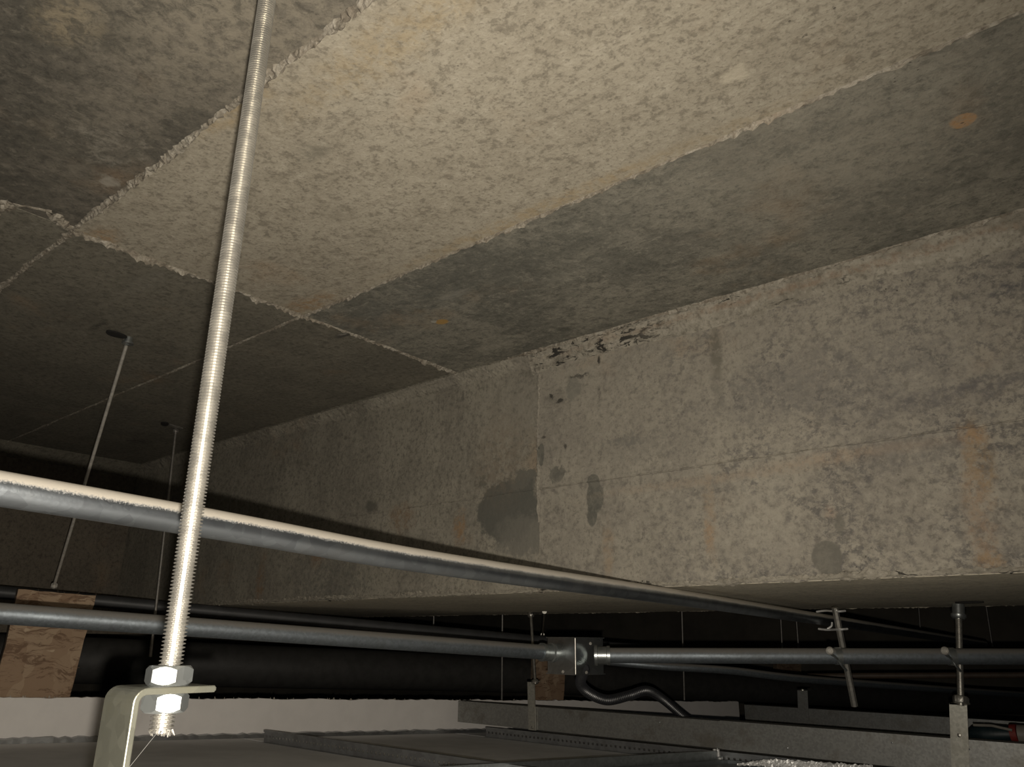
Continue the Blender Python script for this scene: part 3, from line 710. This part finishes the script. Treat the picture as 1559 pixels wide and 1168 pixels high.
# ------------------------------------------------------------------ hangers
def slot(parent, c, du, dv, nrm):
    """dark slot cut in the concrete beside an anchor"""
    c, du, dv = V(c), V(du), V(dv); n = 18
    poly = [c + du * math.cos(2 * math.pi * k / n) + dv * math.sin(2 * math.pi * k / n) * (1 - .25 * math.cos(2 * math.pi * k / n)) for k in range(n)]
    link('anchor_slot', MB().prism(poly, V(nrm) * .0025), m_hole, parent)
def hanger(top, bot, r, label, nut_top=True, nut_bot=True, thread=False, mat=None, group=None, cat='hanger rod', nutr=2.0):
    mat = mat or m_rod; top, bot = V(top), V(bot); a = (top - bot).normalized()
    t = thing('hanger_rod', label, cat, bot, group)
    mb = MB().thread(bot, top, r, .0016, .0006, 14) if thread else MB().tube([bot, bot.lerp(top, .5), top], r, 12)
    link('shaft', mb, mat, t, not thread)
    if nut_top: link('anchor_nut', MB().nut(top - a * r * 3.2, a, r * 2 * nutr, r * 2.6, .2, .25), mat, t, True)
    if nut_bot: link('hex_nut', MB().nut(bot + a * r * .4, a, r * 2 * nutr, r * 2.2, .5, .25), mat, t, True)
    return t
# left rod and chipboard block
s1 = onz(196, 514, H); bo = strip_at(87, 893) - bn * .030
h1 = hanger(s1, bo, .0027, 'thin leaning rod from the slab down to the left chipboard block', mat=m_thin)
link('anchor_sleeve', MB().ring(s1 - V((0, 0, .011)), (0, 0, 1), [(.003, 0), (.0085, .0), (.0085, .003), (.006, .004), (.006, .011), (.003, .011)], 16), m_nut, h1, True)
slot(h1, onz(178, 507, H) - V((0, 0, .0015)), onz(194, 511, H) - onz(178, 507, H), (onz(180, 512, H) - onz(179, 507, H)) * .75, dn)
s2 = onz(268, 653, H); b2 = at(229, 1000, 1.48)
h2 = hanger(s2, b2, .0028, 'dim thin rod hanging behind the bright conduit near the left', nut_bot=False, mat=m_dull)
link('anchor_bracket', MB().obox(onz(256, 646, H) - V((0, 0, .003)), onz(276, 652, H) - onz(256, 646, H), V((.008, 0, 0)), V((0, 0, .003))), m_dull, h2)
slot(h2, onz(251, 644, H) - V((0, 0, .0015)), V((-.013, .007, 0)), V((.005, .006, 0)), dn)

def block(name, corners, back, label, thick=.018):
    """chipboard offcut from its four front corners (top-left, top-right, bottom-right, bottom-left)"""
    t = thing('chipboard_block', label, 'wood block', corners[3])
    c = [V(q) for q in corners]; n = len(c); rr = random.Random(sum(ord(ch) for ch in label))
    # ragged outline
    pts = []
    for i in range(4):
        a, b = c[i], c[(i + 1) % 4]
        for k in range(12): 
            p = a.lerp(b, k / 12); pts.append(p + V((rr.uniform(-1, 1), rr.uniform(-1, 1), rr.uniform(-1, 1))) * (.0009 if k else 0))
    e = V(back) * thick; m = len(pts)
    link('board', MB().add(pts + [p + e for p in pts], [tuple(range(m)), tuple(range(2 * m - 1, m - 1, -1))]), m_osb, t)
    link('sawn_edge', MB().add(pts + [p + e for p in pts], [(i, m + i, m + (i + 1) % m, (i + 1) % m) for i in range(m)]), m_osbedge, t)
    mb = MB()
    for k in range(26):
        i = rr.randrange(m); p = pts[i]; q = p + V((rr.uniform(-1, 1) * .004, rr.uniform(-1, 1) * .004, rr.uniform(-.001, .007)))
        mb.tube([p, p.lerp(q, .6) + V((.0004, 0, 0)), q], 0, 4, True, [.0005, .0004, .0001])
    f = link('splinters', mb, m_osbedge, t); f['kind'] = 'stuff'
    return t
off = -bn * .014
ang = math.radians(0)
def on_back(px, py, k): # on the plane k metres behind the board's front face
    r = ray(px, py); return r * ((bl.dot(bn) - k) / r.dot(bn))
block('b', [on_back(28, 897, .02), on_back(146, 907, .02), on_back(103, 1075, .02), on_back(-14, 1075, .02)], -bn, 'reddish chipboard block at the left, hung from the leaning rod')
block('b', [on_back(816, 969, .07), on_back(862, 972, .07), on_back(858, 1078, .07), on_back(813, 1078, .07)], -bn, 'chipboard block half hidden behind the junction box')
block('b', [on_back(1184, 985, .30), on_back(1221, 986, .30), on_back(1217, 1082, .30), on_back(1180, 1082, .30)], -bn, 'small dim chipboard block behind the level conduit at the right')
hanger(onz(829, 931, ZB), on_back(826, 967, .078), .0028, 'short thin rod down to the chipboard block behind the junction box')

# rod hung from the beam's underside at the centre, with strap on the channel
ht = onz(808, 932, ZB); hbm = ony(815, 1042, YC - .010)
h3 = hanger(ht, hbm, .0036, 'thin bright rod from the beam to the strap on the channel, beside the junction box')
slot(h3, ht + V((.012, 0, -.0015)), V((.02, .002, 0)), V((0, .006, 0)), dn)
def strap(pt, pb, w, label, screws=(), flange=.022, dz=.0, depth=V((0, 1, 0)), mt=None):
    """flat L strap: upright on the channel's face, short flange at the top for the rod"""
    mt = mt or m_brk
    pt, pb = V(pt), V(pb); t = thing('strap_bracket', label, 'bracket', pb); x = V((1, 0, 0)); th = .0022
    u = (pt - pb)
    link('upright', MB().obox(pb - x * w / 2 - V((0, th, 0)), x * w, u, V((0, th, 0))), mt, t)
    link('flange', MB().obox(pt - x * w / 2 - V((0, th, th)), x * w, V((0, flange, 0)), V((0, 0, th))), mt, t)
    for s in screws:
        p = pb.lerp(pt, s)
        link('screw', MB().ring(p - V((0, th, 0)), fy, [(.0001, 0), (.0032, 0), (.0028, .0018), (.0001, .0026)], 12), m_rod, t, True)
    return t
strap(ony(809, 1037, YC), ony(811, 1112, YC), .021, 'narrow strap bracket on the channel end under the thin bright rod', (.06,), .022, mt=m_strap)
link_h = ony(822, 1069, YC)
# right rod, coupler and strap
rt_ = onz(1459, 919, ZB); rb = ony(1463, 1074, YC - .008)
h4 = hanger(rt_, rb, .0054, 'stout threaded rod from a coupler under the beam to the right-hand strap', nut_top=False, thread=True, mat=m_rod, nutr=1.9)
ax = (rt_ - rb).normalized()
link('coupler', MB().ring(rt_ - ax * .018, ax, [(.005, 0), (.0095, 0), (.0095, .020), (.005, .020)], 20), m_nut, h4, True)
link('flange_nut', MB().ring(rt_ - ax * .026, ax, [(.005, 0), (.0085, 0), (.0118, .004), (.0118, .0075), (.0085, .009), (.005, .009)], 20), m_nut, h4, True)
slot(h4, onz(1476, 915, ZB) + V((0, 0, -.0012)), V((.020, -.004, 0)), V((.004, .011, 0)), dn)
strap(ony(1459, 1071, YC), ony(1463, 1180, YC), .0255, 'wide strap bracket at the lower right, a screw in its middle', (.55,), .024, mt=m_strap)

# loose slanting rod clipped to both conduits
ta, tb = at(1271, 925, 1.295), at(1301, 1075, 1.285)
sr = thing('slanting_rod', 'slanting steel rod clipped behind the level conduit, ending in mid-air', 'rod', tb)
link('shaft', MB().tube([tb, tb.lerp(ta, .5), ta], .0056, 8), m_rod, sr)
def clamp(c, ax, r, label, bolt_px):
    """sprung band round a conduit with a bolted ear"""
    t = thing('conduit_clamp', label, 'pipe clamp', c); ax = V(ax).normalized()
    link('band', MB().ring(V(c) - ax * .005, ax, [(r + .0002, 0), (r + .0014, 0), (r + .0014, .010), (r + .0002, .010)], 28), m_nut, t, True)
    bp = V(bolt_px)
    e = link('ear', MB().obox(bp - V((0, 0, .006)) - vdir * -.002, (V(c) - bp) * .7, V((0, 0, .012)), vdir * .0015), m_nut, t)
    link('bolt_head', MB().ring(bp, -vdir, [(.0001, 0), (.0062, 0), (.0062, .0025), (.0040, .0050), (.0028, .0050), (.0022, .0035), (.0001, .0035)], 20), m_thin, t, True)
    # hook running down behind towards the rod
    hk = [bp + V((0, 0, -.004)) - vdir * .002, V(c) + V((-.006, 0, -.004)) - vdir * (r + .003), V(c) + V((.002, 0, -.014)) - vdir * (r * .6), V(c) + V((.012, 0, -.022)) + vdir * .004]
    link('hook', MB().tube(smooth_pts(hk, 8), .0018, 8), m_nut, t, True)
    return t
def on_c3(px):
    t = (px - 905) / (1559 - 905)
    best = min((abs((lambda p: 779.5 + F * p.dot(rt) / p.dot(fw))(c3a.lerp(c3b, k / 600)) - px), k) for k in range(600))
    return c3a.lerp(c3b, best[1] / 600)
cl1 = on_c3(1276); cl2 = on_c3(1448)
clamp(cl1, d3, .0122, 'clamp with round bolt holding the slanting rod to the level conduit', at(1263, 991, 1.215))
clamp(cl2, d3, .0122, 'clamp with round bolt on the level conduit at the right-hand threaded rod', at(1438, 991, 1.19))
# wire clip hooking the upper conduit to the slanting rod
uc = onx(1252, 943, -.49); tg = (cu[3] - cu[2]).normalized(); sd = tg.cross(V((0, 0, 1))).normalized()
wc = thing('wire_clip', 'bright wire clip hooking the diagonal conduit to the slanting rod', 'clip', uc)
rp = at(1276, 943, 1.288)
for k, dz in ((0, .0125), (1, -.0165)):
    q = [uc + V((0, 0, dz)) - sd * .012 - vdir * .012, uc + V((0, 0, dz * 1.1)) - vdir * .022, (uc + rp) * .5 + V((0, 0, dz * 1.05)) - vdir * .014, rp + V((0, 0, dz)) - vdir * .008, rp + V((0, 0, dz)) + V((.012, .004, .001))]
    link('wire', MB().tube(smooth_pts(q, 8), .0018, 8), m_bright, wc, True)
q = [uc + V((0, 0, -.0165)) - vdir * .022, uc + V((.008, 0, -.012)) - vdir * .02, uc + V((.011, 0, -.006)) - vdir * .016]
link('wire', MB().tube(smooth_pts(q, 8), .0016, 8), m_bright, wc, True)

# strap on the channel further back
p3 = onz(1222, 1045, -.09)
sb = ony(1224, 1098, p1.y - .002); stp = ony(1222, 1050, p1.y - .002)
strap(stp, sb, .024, 'dim strap bracket on the channel further back, below the level conduit', (.98,), .02, mt=m_chandark)

# far rods in the dark beyond the beam
def far(px, y0, y1, d, label, rr=.0026, px2=None):
    b = at(px2 or px, y1, d); a = at(px, y0, d); k = (H - b.z) / (a.z - b.z); tp = b + (a - b) * k
    tp = V((b.x + (tp.x - b.x) * .5, max(YB2 + .03, b.y + (tp.y - b.y) * .5), H + .002))
    hanger(tp, b, rr, label, nut_top=False, nut_bot=False, mat=m_dull)
far(764, 938, 1066, 2.22, 'dim rod in the dark, left of the junction box, behind the lower conduit', .0030)
far(660, 936, 960, 2.5, 'faint rod in the dark above the middle of the lower conduit', .0030)
far(1042, 925, 1066, 2.4, 'dim rod in the dark, right of the junction box behind the flexible loop', .0030)
far(1191, 950, 990, 2.6, 'dim rod above the small dim chipboard block, left of its pair', .0032)
far(1214, 950, 990, 2.6, 'dim rod above the small dim chipboard block, right of its pair', .0032, 1216)
far(1401, 925, 956, 3.2, 'faint rod in the dark left of the stout right-hand threaded rod', .0030)
far(1503, 925, 985, 2.7, 'faint leaning rod in the dark at the far right, beyond the threaded rod', .0030, 1511)

# tool left lying behind the channel at the lower right
tA, tB, tC, tD = ony(1474, 1118, 1.575), ony(1541, 1118, 1.572), ony(1551, 1118, 1.571), ony(1600, 1121, 1.570)
tool = thing('hand_tool', 'dark teal tool with red and off-white bands lying behind the channel', 'tool', tA)
mid = [tA.lerp(tB, t) for t in (0, .15, .4, .7, 1)]
link('grip', MB().tube(mid, 0, 18, True, [.006, .013, .016, .014, .012]), m_teal, tool, True)
link('collar', MB().tube([tB, tC], .0152, 18), m_red, tool, True)
link('barrel', MB().tube([tC, tD], .0145, 18), m_cream, tool, True)
link('rail', MB().tube([ony(1482, 1104, 1.560), ony(1510, 1105, 1.558), ony(1541, 1112, 1.557)], .0022, 8), m_cream, tool, True)
